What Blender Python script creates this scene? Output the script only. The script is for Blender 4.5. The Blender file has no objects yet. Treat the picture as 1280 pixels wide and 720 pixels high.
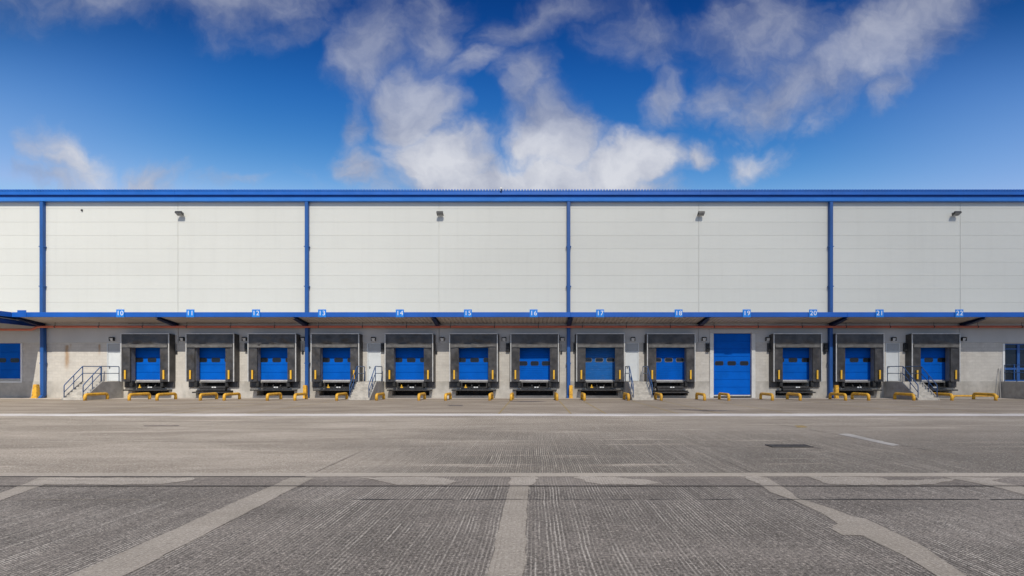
import bpy, math, random
from mathutils import Vector, noise

scene = bpy.context.scene
COL = scene.collection
R = random.Random(7)

# ---------------------------------------------------------------- survey of the place
F, VX, VY, EYE = 674.0, 668.0, 467.0, 1.84      # lens and eye height read off the photograph (1280 wide)
YW = 41.0                                        # distance to the wall face
def SX(px, d=YW): return (px - VX) * d / F       # metres to the right at distance d
def SZ(py, d=YW): return EYE + (VY - py) * d / F
def G(px, py):                                   # a mark on the ground
    d = F * EYE / (py - VY)
    return (SX(px, d), d)

# ---------------------------------------------------------------- node helpers
def new_mat(name):
    m = bpy.data.materials.new(name); m.use_nodes = True
    nt = m.node_tree
    for n in list(nt.nodes): nt.nodes.remove(n)
    out = nt.nodes.new('ShaderNodeOutputMaterial')
    b = nt.nodes.new('ShaderNodeBsdfPrincipled')
    nt.links.new(b.outputs[0], out.inputs[0])
    return m, nt, b

class NT:
    """small wrapper for writing node maths"""
    def __init__(s, nt): s.nt = nt
    def n(s, t, **kw):
        nd = s.nt.nodes.new(t)
        for k, v in kw.items(): setattr(nd, k, v)
        return nd
    def link(s, a, b): s.nt.links.new(a, b)
    def put(s, sock, v):
        if hasattr(v, 'is_output') or isinstance(v, bpy.types.NodeSocket): s.link(v, sock)
        else: sock.default_value = v
    def math(s, op, a, b=None, c=None, clamp=False):
        nd = s.n('ShaderNodeMath', operation=op); nd.use_clamp = clamp
        s.put(nd.inputs[0], a)
        if b is not None: s.put(nd.inputs[1], b)
        if c is not None: s.put(nd.inputs[2], c)
        return nd.outputs[0]
    def vmath(s, op, a, b=None, scale=None):
        nd = s.n('ShaderNodeVectorMath', operation=op)
        s.put(nd.inputs[0], a)
        if b is not None: s.put(nd.inputs[1], b)
        if scale is not None: s.put(nd.inputs['Scale'], scale)
        return nd.outputs['Value'] if op in ('LENGTH', 'DOT_PRODUCT') else nd.outputs[0]
    def comb(s, x, y, z):
        nd = s.n('ShaderNodeCombineXYZ')
        for i, v in enumerate((x, y, z)): s.put(nd.inputs[i], v)
        return nd.outputs[0]
    def sep(s, v):
        nd = s.n('ShaderNodeSeparateXYZ'); s.link(v, nd.inputs[0]); return nd.outputs
    def noise(s, vec, scale=1, detail=4, rough=.5, dist=0):
        nd = s.n('ShaderNodeTexNoise'); s.link(vec, nd.inputs['Vector'])
        nd.inputs['Scale'].default_value = scale; nd.inputs['Detail'].default_value = detail
        nd.inputs['Roughness'].default_value = rough; nd.inputs['Distortion'].default_value = dist
        return nd.outputs['Fac']
    def ramp(s, v, a, b, lo=0.0, hi=1.0, smooth=True):
        nd = s.n('ShaderNodeMapRange'); nd.interpolation_type = 'SMOOTHSTEP' if smooth else 'LINEAR'
        s.put(nd.inputs[0], v)
        for i, q in enumerate((a, b, lo, hi)): nd.inputs[1 + i].default_value = q
        return nd.outputs[0]
    def mix(s, f, a, b, mode='MIX'):
        nd = s.n('ShaderNodeMix', data_type='RGBA', blend_type=mode)
        s.put(nd.inputs[0], f)
        for i, v in ((6, a), (7, b)):
            if isinstance(v, (tuple, list)): nd.inputs[i].default_value = (*v[:3], 1)
            else: s.link(v, nd.inputs[i])
        return nd.outputs[2]
    def coords(s, scale=(1, 1, 1), obj=False):
        if obj:
            v = s.n('ShaderNodeTexCoord').outputs['Object']
        else:
            v = s.n('ShaderNodeNewGeometry').outputs['Position']
        mp = s.n('ShaderNodeMapping'); s.link(v, mp.inputs[0]); mp.inputs['Scale'].default_value = scale
        return mp.outputs[0]
    def bump(s, h, strength, dist, bsdf):
        nd = s.n('ShaderNodeBump'); nd.inputs['Strength'].default_value = strength
        nd.inputs['Distance'].default_value = dist
        s.link(h, nd.inputs['Height']); s.link(nd.outputs[0], bsdf.inputs['Normal'])

def mat(name, col, rough=.6, metal=0.0, var=.12, scale=3.0, stretch=(1, 1, 1), dirt=None, dirt_amt=.0,
        bump=0.0, bscale=40, spec=.5):
    """paint / metal / rubber with uneven tone and optional dirt blotches"""
    m, nt, b = new_mat(name); w = NT(nt)
    p = w.coords(stretch)
    f = w.noise(p, scale, 6, .6)
    lo = tuple(c * (1 - var) for c in col); hi = tuple(min(1, c * (1 + var)) for c in col)
    c = w.mix(w.ramp(f, .3, .7), lo, hi)
    if dirt_amt > 0:
        d = w.ramp(w.noise(p, scale * 2.3, 8, .7), .62 - dirt_amt * .2, .78, 0, dirt_amt)
        c = w.mix(d, c, dirt or (.1, .09, .08))
    w.link(c, b.inputs['Base Color'])
    b.inputs['Metallic'].default_value = metal
    w.link(w.ramp(w.noise(p, scale * 4, 4), .2, .8, max(.05, rough - .1), min(1, rough + .1)), b.inputs['Roughness'])
    b.inputs['Specular IOR Level'].default_value = spec
    if bump: w.bump(w.noise(p, bscale, 5, .6), bump, .01, b)
    return m

# ---------------------------------------------------------------- materials
M = {}
def build_materials():
    BLUE = (.010, .118, .56)
    M['door_blue'] = mat('door paint blue', (.0003, .104, .50), .7, var=.10, scale=1.1, dirt=(.02, .08, .24), dirt_amt=.3, spec=.08)
    M['door_blue_worn'] = mat('worn door paint blue', (.004, .112, .38), .6, var=.12, scale=1.4, stretch=(1, 1, 5),
                              dirt=(.25, .3, .4), dirt_amt=.4, spec=.3)
    M['fascia'] = mat('fascia paint blue', (.003, .090, .42), .5, var=.10, scale=.5, dirt=(.05, .1, .25), dirt_amt=.15)
    M['gutter'] = mat('gutter paint blue', (.026, .185, .62), .45, var=.08, scale=.4, dirt=(.03, .07, .2), dirt_amt=.2)
    M['deep_blue'] = mat('girder paint blue', (.003, .013, .06), .5, var=.2, scale=2)
    M['pipe_blue'] = mat('downpipe paint blue', (.010, .080, .29), .5, var=.15, scale=1.2, stretch=(1, 1, .3),
                         dirt=(.05, .07, .1), dirt_amt=.35)
    M['girder'] = mat('deep girder blue', (.004, .045, .22), .5, var=.15)
    M['sign_blue'] = mat('number plate blue', (.004, .20, .68), .45, var=.05)
    M['rail_blue'] = mat('handrail paint blue', (.030, .085, .21), .45, var=.25, scale=6, dirt=(.12, .1, .09), dirt_amt=.3)
    M['frame_blue'] = mat('window frame blue', (.02, .09, .30), .4, var=.1)
    M['white'] = mat('white paint', (.74, .74, .72), .5, var=.05, scale=2, dirt=(.4, .37, .33), dirt_amt=.3)
    M['post'] = mat('dirty white post', (.60, .585, .55), .6, var=.08, scale=2, dirt=(.3, .27, .23), dirt_amt=.5)
    M['numeral'] = mat('white numerals', (.82, .83, .84), .5, var=.03)
    M['door_white'] = mat('pale steel door', (.62, .64, .64), .45, var=.04, scale=2, dirt=(.4, .4, .38), dirt_amt=.2)
    M['alu'] = mat('aluminium edge', (.55, .54, .52), .5, metal=.2, var=.12, scale=4, dirt=(.2, .19, .18), dirt_amt=.3)
    M['galv'] = mat('galvanised jamb', (.19, .183, .175), .6, metal=.0, var=.18, scale=3)
    M['yellow'] = mat('safety yellow', (.76, .40, .030), .55, var=.16, scale=3, dirt=(.07, .05, .035), dirt_amt=.85)
    M['yellow_clean'] = mat('yellow marker', (.78, .44, .03), .5, var=.08, scale=5, dirt=(.1, .08, .05), dirt_amt=.3)
    M['fabric'] = mat('black shelter fabric', (.050, .046, .044), .42, var=.45, scale=1.6, dirt=(.13, .12, .115), dirt_amt=.35,
                      bump=.25, bscale=9)
    M['fabric_hem_sunlit'] = mat('sunlit shelter hem', (.115, .110, .105), .6, var=.3, scale=2.5, dirt=(.05, .05, .05), dirt_amt=.3)  # paler than the curtain: sunlight on the flared fold put into the grey
    M['rubber'] = mat('black rubber', (.018, .018, .018), .7, var=.4, scale=6, dirt=(.08, .075, .07), dirt_amt=.3)
    M['dark_steel'] = mat('dark dock steel', (.045, .043, .042), .55, metal=.3, var=.4, scale=4, dirt=(.14, .10, .07), dirt_amt=.4)
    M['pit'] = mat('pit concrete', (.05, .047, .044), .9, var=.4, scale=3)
    M['tag_white'] = mat('white tag', (.75, .75, .73), .6, var=.05)
    M['black'] = mat('black plastic', (.02, .02, .021), .45, var=.2, scale=8)
    M['lens'] = mat('frosted lens', (.62, .62, .6), .35, var=.06, scale=8)
    M['pipe_red'] = mat('sprinkler pipe red', (.56, .145, .085), .5, var=.12, scale=2, dirt=(.3, .1, .06), dirt_amt=.3)
    M['soffit'] = mat('soffit sheet', (.50, .45, .41), .6, var=.06, scale=1, dirt=(.25, .2, .17), dirt_amt=.25)
    M['top_grey'] = mat('grey canopy roof sheet', (.36, .345, .32), .6, var=.12, scale=1)
    M['lamp_glass'] = mat('dull lamp glass', (.20, .20, .2), .25, var=.2, scale=6)
    M['roof'] = mat('roof sheet blue', (.006, .110, .46), .45, var=.08, scale=.5)
    M['band'] = mat('grey band cladding', (.50, .49, .465), .55, var=.05, scale=.7, stretch=(1, 1, .4), dirt=(.3, .28, .26), dirt_amt=.2)
    M['panel_grey'] = mat('grey over panel', (.40, .40, .39), .5, var=.05)
    M['iron'] = mat('cast iron', (.11, .098, .085), .6, metal=.5, var=.3, scale=8, bump=.4, bscale=60)
    M['side_shaded_concrete'] = mat('shaded side concrete', (.36, .34, .31), .9, var=.15, scale=2, dirt=(.16, .15, .13), dirt_amt=.5, bump=.3)  # darker than the steps: shade of grazing sun on side faces, in the colour

    # dark glass
    m, nt, b = new_mat('dark glass'); w = NT(nt)
    b.inputs['Base Color'].default_value = (.012, .015, .02, 1); b.inputs['Roughness'].default_value = .12
    b.inputs['Specular IOR Level'].default_value = .35
    M['glass'] = m

    # pale cladding: faint oil-canning and run-off streaks
    m, nt, b = new_mat('pale cladding'); w = NT(nt)
    p = w.coords((1, 1, 1))
    x, y, z = w.sep(p)
    row = w.math('FLOOR', w.math('MULTIPLY', w.math('SUBTRACT', z, 7.25), 1 / 1.013))
    half = w.math('FLOOR', w.math('MULTIPLY', w.math('ADD', x, 37.1), 1 / 9.93))
    wn = w.n('ShaderNodeTexWhiteNoise', noise_dimensions='2D'); w.link(w.comb(row, half, 0), wn.inputs['Vector'])
    tone = w.math('MULTIPLY_ADD', wn.outputs['Value'], .03, .97)
    big = w.ramp(w.noise(p, .06, 3, .5), .3, .7, .95, 1.03)
    st = w.ramp(w.noise(w.coords((2.2, 1, .12)), 1, 6, .65), .45, .8, 1, .965)
    v = w.math('MULTIPLY', w.math('MULTIPLY', tone, big), st)
    mul = w.n('ShaderNodeVectorMath', operation='SCALE')
    mul.inputs[0].default_value = (.605, .608, .568); w.link(v, mul.inputs['Scale'])
    w.link(mul.outputs[0], b.inputs['Base Color'])
    b.inputs['Roughness'].default_value = .42; b.inputs['Specular IOR Level'].default_value = .35
    w.bump(w.noise(w.coords((.5, 1, 1.6)), 1, 3, .5), .10, .05, b)
    M['cladding'] = m

    # painted blockwork with courses, stains, rust
    m, nt, b = new_mat('painted blockwork'); w = NT(nt)
    p = w.coords((1, 1, 1)); x, y, z = w.sep(p)
    br = w.n('ShaderNodeTexBrick')
    w.link(w.comb(x, z, 0), br.inputs['Vector'])
    br.inputs['Scale'].default_value = 1; br.inputs['Brick Width'].default_value = .45
    br.inputs['Row Height'].default_value = .225; br.inputs['Mortar Size'].default_value = .009
    br.inputs['Color1'].default_value = (.575, .54, .485, 1); br.inputs['Color2'].default_value = (.53, .497, .445, 1)
    br.inputs['Mortar'].default_value = (.46, .43, .385, 1); br.inputs['Bias'].default_value = .2
    f = w.ramp(w.noise(p, .9, 8, .68), .42, .72)
    c = w.mix(w.math('MULTIPLY', f, .6), br.outputs['Color'], (.38, .35, .315))
    f2 = w.ramp(w.noise(w.coords((1.6, 1, 4)), 1.2, 8, .7), .52, .70)
    c = w.mix(w.math('MULTIPLY', f2, .5), c, (.66, .625, .565))
    # rust runs below two old fixings
    for cx, z0, z1, wd in ((SX(83.8), SZ(431), SZ(466), .26), (SX(88.5), SZ(430), SZ(440), .12), (SX(124.5), SZ(430), SZ(447), .16), (-43, 2, 3.4, .2)):
        dx = w.math('ABSOLUTE', w.math('ADD', w.math('SUBTRACT', x, cx),
                    w.math('MULTIPLY', w.math('SUBTRACT', w.noise(p, 2.5, 4), .5), .2)))
        g = w.ramp(dx, 0, wd, 1, 0)
        h = w.math('MULTIPLY', w.ramp(z, z1, z1 + .9), w.ramp(z, z0 - .1, z0 + .05, 1, 0))
        k = w.math('MULTIPLY', w.math('MULTIPLY', g, h), w.ramp(w.noise(w.coords((3, 1, .6)), 3, 6, .7), .2, .5))
        c = w.mix(w.math('MULTIPLY', k, .8), c, (.34, .20, .09))
    w.link(c, b.inputs['Base Color']); b.inputs['Roughness'].default_value = .85
    w.bump(w.math('ADD', br.outputs['Fac'], w.noise(p, 14, 5, .6)), .25, -.008, b)
    M['block'] = m

    # plinth concrete
    m, nt, b = new_mat('plinth concrete'); w = NT(nt)
    p = w.coords((1, 1, 1)); x, y, z = w.sep(p)
    c = w.mix(w.ramp(w.noise(p, .7, 8, .65), .35, .68), (.36, .335, .295), (.53, .495, .44))
    c = w.mix(w.math('MULTIPLY', w.ramp(w.noise(w.coords((2.5, 1, .5)), 1.3, 7, .7), .5, .75), .55), c, (.30, .28, .25))
    c = w.mix(w.math('MULTIPLY', w.ramp(w.noise(p, 4, 8, .75), .60, .72), .5), c, (.2, .185, .165))
    w.link(c, b.inputs['Base Color']); b.inputs['Roughness'].default_value = .9
    w.bump(w.noise(p, 12, 8, .65), .35, .02, b)
    M['plinth'] = m

    # stair concrete
    M['stair'] = mat('stair concrete', (.47, .435, .38), .9, var=.2, scale=3, dirt=(.2, .18, .15), dirt_amt=.5, bump=.3)

def ground_mat(name, base, light, groove, streak_col, gmask=None, stain=.35, fine=.25, streak_amt=.6, unworn=None):
    """brushed concrete paving: tines run away from the viewer, wear shows as pale tops"""
    m, nt, b = new_mat(name); w = NT(nt)
    p = w.coords((1, 1, 1)); x, y, z = w.sep(p)
    big = w.ramp(w.noise(w.coords((.22, .5, 1)), 1, 6, .6, .6), .32, .70)
    c = w.mix(big, base, light)
    if unworn:
        k = w.math('MULTIPLY', w.ramp(w.math('ADD', x, w.math('MULTIPLY', w.math('SUBTRACT', w.noise(w.coords((.25, .4, 1)), 1, 5), .5), 9)), -7, 1.0), w.ramp(y, 21.5, 11.5, .15, 1))
        c = w.mix(w.math('MULTIPLY', k, .92), c, unworn)
    # wheel scuffing sweeping across
    sc = w.ramp(w.noise(w.coords((.10, .9, 1)), 1, 7, .7, .4), .5, .74)
    c = w.mix(w.math('MULTIPLY', sc, stain), c, tuple(q * .66 for q in base))
    sc2 = w.ramp(w.noise(w.coords((.16, 1.3, 1)), 1.1, 7, .68, .3), .54, .72)
    c = w.mix(w.math('MULTIPLY', sc2, stain * .9), c, tuple(min(1, q * 1.28) for q in light))
    # aggregate speckle
    sp = w.noise(p, 30, 6, .8)
    c = w.mix(w.ramp(sp, .34, .50, fine, 0), c, tuple(q * .28 for q in base))
    c = w.mix(w.ramp(sp, .54, .68, 0, fine * 1.1), c, tuple(min(1, q * 2.3) for q in light))
    sp3 = w.noise(p, 95, 3, .7)
    c = w.mix(w.ramp(sp3, .36, .48, fine * .6, 0), c, tuple(q * .4 for q in base))
    c = w.mix(w.ramp(sp3, .54, .68, 0, fine * .5), c, tuple(min(1, q * 1.8) for q in light))
    sp2 = w.noise(p, 9, 6, .7)
    c = w.mix(w.ramp(sp2, .5, .72, 0, .3), c, tuple(q * .7 for q in base))
    h = w.math('MULTIPLY', sp, .4)
    if groove > 0:
        wob = w.math('MULTIPLY', w.math('SUBTRACT', w.noise(w.coords((.5, .5, 1)), 1, 3), .5), .10)
        gx = w.math('ADD', x, wob)
        t1 = w.noise(w.comb(w.math('MULTIPLY', gx, 17.0), w.math('MULTIPLY', y, .9), 0), 1, 3, .6)
        t2 = w.noise(w.comb(w.math('MULTIPLY', gx, 6.0), w.math('MULTIPLY', y, .35), 3.3), 1, 3, .6)
        t0 = w.noise(w.comb(w.math('MULTIPLY', gx, 31.0), w.math('MULTIPLY', y, .22), 7.7), 1, 2, .75)
        t0b = w.noise(w.comb(w.math('MULTIPLY', gx, 52.0), w.math('MULTIPLY', y, .5), 1.7), 1, 2, .6)
        sine = w.math('MULTIPLY_ADD', w.math('SINE', w.math('MULTIPLY', gx, 2 * math.pi / .046)), .5, .5)
        per = w.math('ADD', w.math('MULTIPLY', sine, .30), w.math('ADD', w.math('MULTIPLY', t0, .38), w.math('MULTIPLY', t0b, .34)))
        line = w.math('MULTIPLY', w.ramp(per, .545, .66), w.ramp(t1, .30, .58, .25, 1))
        brk = w.ramp(w.noise(p, 46, 3, .75), .42, .56, .0, 1)
        line = w.math('MULTIPLY', line, brk)
        zone = w.math('MULTIPLY', w.ramp(t2, .34, .62, .35, 1), w.ramp(w.noise(w.coords((.45, .30, 1)), 1, 5, .65), .34, .60, .15, 1))
        if gmask is not None:
            zone = w.math('MULTIPLY', zone, gmask(w, x, y))
        k = w.math('MULTIPLY', w.math('MULTIPLY', line, zone), groove)
        dk = w.math('MULTIPLY', w.math('MULTIPLY', w.ramp(per, .47, .33), zone), groove * .42)
        c = w.mix(dk, c, tuple(q * .30 for q in base))
        c = w.mix(w.math('MULTIPLY', k, streak_amt), c, streak_col)
        h = w.math('ADD', h, w.math('MULTIPLY', per, w.math('MULTIPLY', zone, .6)))
    w.link(c, b.inputs['Base Color']); b.inputs['Roughness'].default_value = .88
    b.inputs['Specular IOR Level'].default_value = .3
    w.bump(h, .35, .008, b)
    return m

build_materials()

# ---------------------------------------------------------------- mesh helpers
class MB:
    def __init__(s): s.v = []; s.f = []; s.smooth = []
    def quad(s, a, b, c, d):
        i = len(s.v); s.v += [a, b, c, d]; s.f.append((i, i + 1, i + 2, i + 3)); s.smooth.append(False)
    def poly(s, pts):
        i = len(s.v); s.v += pts; s.f.append(tuple(range(i, i + len(pts)))); s.smooth.append(False)
    def box(s, x0, x1, y0, y1, z0, z1):
        s.hexa([(x0, y0, z0), (x1, y0, z0), (x1, y1, z0), (x0, y1, z0), (x0, y0, z1), (x1, y0, z1), (x1, y1, z1), (x0, y1, z1)])
        return s
    def hexa(s, p):
        i = len(s.v); s.v += [tuple(q) for q in p]
        for f in ((0, 3, 2, 1), (4, 5, 6, 7), (0, 1, 5, 4), (1, 2, 6, 5), (2, 3, 7, 6), (3, 0, 4, 7)):
            s.f.append(tuple(i + k for k in f)); s.smooth.append(False)
        return s
    def rbox(s, x0, x1, y0, y1, z0, z1, r=.02):
        """box with its four front (low y) edges chamfered"""
        i = len(s.v)
        s.v += [(x0 + r, y0, z0 + r), (x1 - r, y0, z0 + r), (x1 - r, y0, z1 - r), (x0 + r, y0, z1 - r),
                (x0, y0 + r, z0), (x1, y0 + r, z0), (x1, y0 + r, z1), (x0, y0 + r, z1),
                (x0, y1, z0), (x1, y1, z0), (x1, y1, z1), (x0, y1, z1)]
        fs = [(0, 1, 2, 3)]
        for k in range(4):
            n = (k + 1) % 4
            fs += [(4 + k, 4 + n, n, k), (8 + k, 8 + n, 4 + n, 4 + k)]
        fs.append((11, 10, 9, 8))
        for f in fs: s.f.append(tuple(i + k for k in f)); s.smooth.append(False)
        return s
    def tube(s, pts, r, n=10, cap=True):
        pts = [Vector(p) for p in pts]
        rad = r if isinstance(r, (list, tuple)) else [r] * len(pts)
        i0 = len(s.v); ref = None
        for k, p in enumerate(pts):
            t = (pts[min(k + 1, len(pts) - 1)] - pts[max(k - 1, 0)]).normalized()
            if ref is None:
                ref = t.orthogonal().normalized()
            ref = (ref - t * ref.dot(t)).normalized(); bi = t.cross(ref)
            for j in range(n):
                a = 2 * math.pi * j / n
                s.v.append(tuple(p + (ref * math.cos(a) + bi * math.sin(a)) * rad[k]))
        for k in range(len(pts) - 1):
            for j in range(n):
                a = i0 + k * n + j; b = i0 + k * n + (j + 1) % n
                s.f.append((a, b, b + n, a + n)); s.smooth.append(True)
        if cap:
            s.f.append(tuple(i0 + j for j in reversed(range(n)))); s.smooth.append(False)
            e = i0 + (len(pts) - 1) * n
            s.f.append(tuple(e + j for j in range(n))); s.smooth.append(False)
        return s
    def prism_yz(s, prof, x0, x1):
        n = len(prof); i = len(s.v)
        s.v += [(x0, y, z) for y, z in prof] + [(x1, y, z) for y, z in prof]
        s.f.append(tuple(i + k for k in reversed(range(n)))); s.f.append(tuple(i + n + k for k in range(n)))
        for k in range(n):
            a, b = i + k, i + (k + 1) % n
            s.f.append((a, b, b + n, a + n))
        s.smooth += [False] * (n + 2)
        return s
    def mesh(s, name, material):
        me = bpy.data.meshes.new(name)
        me.from_pydata([tuple(v) for v in s.v], [], s.f)
        me.polygons.foreach_set('use_smooth', s.smooth)
        me.materials.append(material); me.update()
        import bmesh
        bm = bmesh.new(); bm.from_mesh(me)
        bmesh.ops.recalc_face_normals(bm, faces=bm.faces[:]); bm.to_mesh(me); bm.free()
        return me
    def obj(s, name, material, parent=None, loc=(0, 0, 0)):
        return link(name, s.mesh(name, material), parent, loc)

def link(name, data, parent=None, loc=(0, 0, 0)):
    o = bpy.data.objects.new(name, data); COL.objects.link(o)
    if parent is not None: o.parent = parent
    o.location = loc
    return o
def tag(o, label, cat, group=None):
    o['label'] = label; o['category'] = cat
    if group: o['group'] = group
    return o
def thing(name, label, cat, loc=(0, 0, 0), group=None):
    return tag(link(name, None, None, loc), label, cat, group)
def copy_thing(src, loc, label):
    """a thing with copies of its parts and their sub-parts"""
    r = src.copy(); COL.objects.link(r); r.location = loc; r['label'] = label
    for ch in src.children:
        c = ch.copy(); COL.objects.link(c); c.parent = r
        for g in ch.children:
            d = g.copy(); COL.objects.link(d); d.parent = c
    return r
def struct(o):
    o['kind'] = 'structure'; return o
def bend(pts, r=.1, n=5):
    """round the corners of a path"""
    pts = [Vector(p) for p in pts]; out = [pts[0]]
    for k in range(1, len(pts) - 1):
        a, b, c = pts[k - 1], pts[k], pts[k + 1]
        q = min(r, (a - b).length * .45, (c - b).length * .45)
        p0 = b + (a - b).normalized() * q; p2 = b + (c - b).normalized() * q
        for i in range(n + 1):
            t = i / n
            out.append(p0 * (1 - t) ** 2 + b * 2 * t * (1 - t) + p2 * t * t)
    out.append(pts[-1]); return out

def holed_wall(mb, x0, x1, z0, z1, y, holes, depth, xs_extra=()):
    """flat wall face at y with rectangular openings and their reveals going in by depth"""
    xs = sorted({x0, x1, *xs_extra, *[h[0] for h in holes], *[h[1] for h in holes]})
    zs = sorted({z0, z1, *[h[2] for h in holes], *[h[3] for h in holes]})
    xs = [x for x in xs if x0 <= x <= x1]; zs = [z for z in zs if z0 <= z <= z1]
    for a, b in zip(xs, xs[1:]):
        for c, d in zip(zs, zs[1:]):
            mx, mz = (a + b) / 2, (c + d) / 2
            if any(h[0] < mx < h[1] and h[2] < mz < h[3] for h in holes): continue
            mb.quad((a, y, c), (b, y, c), (b, y, d), (a, y, d))
    for hx0, hx1, hz0, hz1 in holes:
        c, d = max(hz0, z0), min(hz1, z1)
        if c >= d: continue
        mb.quad((hx0, y, c), (hx0, y + depth, c), (hx0, y + depth, d), (hx0, y, d))
        mb.quad((hx1, y, c), (hx1, y, d), (hx1, y + depth, d), (hx1, y + depth, c))
        if hz1 <= z1: mb.quad((hx0, y, d), (hx0, y + depth, d), (hx1, y + depth, d), (hx1, y, d))
        if hz0 >= z0: mb.quad((hx0, y, c), (hx1, y, c), (hx1, y + depth, c), (hx0, y + depth, c))

# ---------------------------------------------------------------- layout along the wall
FD = 40.4                                           # shelter front plane
DOCK_PX = {10: 181.3, 11: 262.5, 12: 340, 13: 418.8, 14: 511.2, 15: 591.9, 16: 668.3, 17: 750.6, 18: 839,
           20: 997.1, 21: 1075, 22: 1169.9}
DOCKS = {k: SX(v, FD) for k, v in DOCK_PX.items()}
PLATE_PX = {10: 151, 11: 238.5, 12: 320.5, 13: 403, 14: 500, 15: 585, 16: 667, 17: 750, 18: 848, 19: 933, 20: 1016, 21: 1099, 22: 1198.5}
COLS = [SX(57), SX(385.5), SX(710.5), SX(1036)]
MIDS = [SX(223.5), SX(549), SX(873), SX(1199)]
STAIR_DOORS = {10: SX(142), 14: SX(467.6), 18: SX(790), 22: SX(1116)}
BIG = SX(915.3)                                     # ground level door 19
WX0, WX1 = -62.0, 62.0
PL, BT, SF = 1.26, 4.19, 5.62                       # plinth top, block top, soffit at wall
EAVE = SZ(251.3, 40.56)                                      # gutter underside

# ================================================================ THE WAREHOUSE
wh = thing('warehouse', 'long pale warehouse with blue eaves, blue canopy and a row of blue loading doors', 'warehouse', (0, YW, 0))
def wpart(name, mb, material, parent=wh):
    """children of the warehouse are modelled in place, relative to its base"""
    mb.v = [(x, y - YW, z) for x, y, z in mb.v]
    return mb.obj(name, material, parent)

door_holes = [(x - 1.35, x + 1.35, PL, 4.12) for x in DOCKS.values()]
pers_holes = [(x - .52, x + .52, PL, 4.17) for x in STAIR_DOORS.values()]
big_hole = (BIG - 1.44, BIG + 1.44, .12, 4.9)
glz = (35.75, 39.0, PL, SZ(429.5))
ldoor = (-42.2, SX(26.3), SZ(475), SZ(429))
pits = [(x - 1.08, x + 1.08, .72, PL) for x in DOCKS.values()]
recs = [(x - 1.42, x + 1.42, .17, .56) for x in DOCKS.values()]

for lo, hi in ((WX0, big_hole[0]), (big_hole[1], WX1)):
    inside = lambda hs: [h for h in hs if lo <= h[0] and h[1] <= hi]
    mb = MB(); holed_wall(mb, lo, hi, PL, BT, YW, inside(door_holes + pers_holes + [glz, ldoor]), .22)
    e = lo if lo > WX0 else hi
    mb.quad((e, YW, PL), (e, YW + .22, PL), (e, YW + .22, BT), (e, YW, BT))
    wpart('block_wall', mb, M['block'])
    mb = MB(); holed_wall(mb, lo, hi, 0, PL, YW - .03, inside(pits + recs), 1.0)
    mb.quad((lo, YW - .03, PL), (hi, YW - .03, PL), (hi, YW + .02, PL), (lo, YW + .02, PL))
    mb.quad((e, YW - .03, 0), (e, YW + .3, 0), (e, YW + .3, PL), (e, YW - .03, PL))
    wpart('concrete_plinth', mb, M['plinth'])
for x in DOCKS.values():
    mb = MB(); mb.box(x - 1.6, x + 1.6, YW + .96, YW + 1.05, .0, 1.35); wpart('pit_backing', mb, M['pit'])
mb = MB()
xs = [WX0] + [x for x in sorted(COLS + MIDS)] + [WX1]
for a, b in zip(xs, xs[1:]):
    segs = [(a, b)]
    for h in (big_hole,):
        segs = [q for s_ in segs for q in ([(s_[0], h[0]), (h[1], s_[1])] if s_[0] < h[0] and s_[1] > h[1] else [s_])]
    for p, q in segs: mb.rbox(p + .012, q - .012, YW - .05, YW + .15, BT, SF + .25, .012)
mb.rbox(big_hole[0] - .01, big_hole[1] + .01, YW - .05, YW + .15, 4.9, SF + .25, .012)
wpart('wall_band', mb, M['band'])
mb = MB()
rows = [6.0, 7.25 - .0] + [7.25 + 1.013 * k for k in range(1, 9)] + [EAVE + .45]
for a, b in zip(xs, xs[1:]):
    for c, d in zip(rows, rows[1:]):
        mb.rbox(a + .010, b - .010, YW - .10, YW + .10, c + .002, d - .002, .008)
mb.box(WX0, WX1, YW - .06, YW + .05, 5.9, EAVE + .4)
wpart('wall_cladding', mb, M['cladding'])
mb = MB()
mb.box(WX0, WX1, YW + 1.2, YW + 60, 0, EAVE + .2)
mb.box(WX0, WX0 + .3, YW + .2, YW + 1.2, 0, EAVE + .2); mb.box(WX1 - .3, WX1, YW + .2, YW + 1.2, 0, EAVE + .2)
wpart('rear_walls', mb, M['cladding'])
# eaves: gutter, shaded slot, corrugated roof edge
mb = MB()
z0 = EAVE
for a, b in zip(xs, xs[1:]):
    mb.prism_yz([(YW - .46, z0 + .26), (YW - .42, z0 + .02), (YW - .36, z0), (YW - .11, z0), (YW - .11, z0 + .05), (YW - .36, z0 + .06), (YW - .42, z0 + .28)],
                a + .003, b - .003)
wpart('gutter', mb, M['gutter'])
mb = MB(); mb.box(WX0, WX1, YW - .30, YW + .1, z0 + .10, z0 + .62)
wpart('eaves_board', mb, M['roof'])
mb = MB()
pit = .22; n = int((WX1 - WX0) / pit)
prof = []
for k in range(n):
    x = WX0 + k * pit
    prof += [(x, 0), (x + .06, 0), (x + .09, .10), (x + .19, .10), (x + pit, 0)] if k == 0 else [(x + .06, 0), (x + .09, .10), (x + .19, .10), (x + pit, 0)]
zt = z0 + .76
for (xa, ha), (xb, hb) in zip(prof, prof[1:]):
    mb.quad((xa, YW - .50, zt + ha), (xb, YW - .50, zt + hb), (xb, YW + 30, zt + 1.9 + hb), (xa, YW + 30, zt + 1.9 + ha))
    mb.quad((xa, YW + 30, zt + 1.9 + ha), (xb, YW + 30, zt + 1.9 + hb), (xb, YW + 60, zt + hb), (xa, YW + 60, zt + ha))
    mb.quad((xa, YW - .50, zt - .02), (xb, YW - .50, zt - .02), (xb, YW - .50, zt + hb), (xa, YW - .50, zt + ha))
wpart('roof', mb, M['roof'])
mb = MB()
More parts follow.
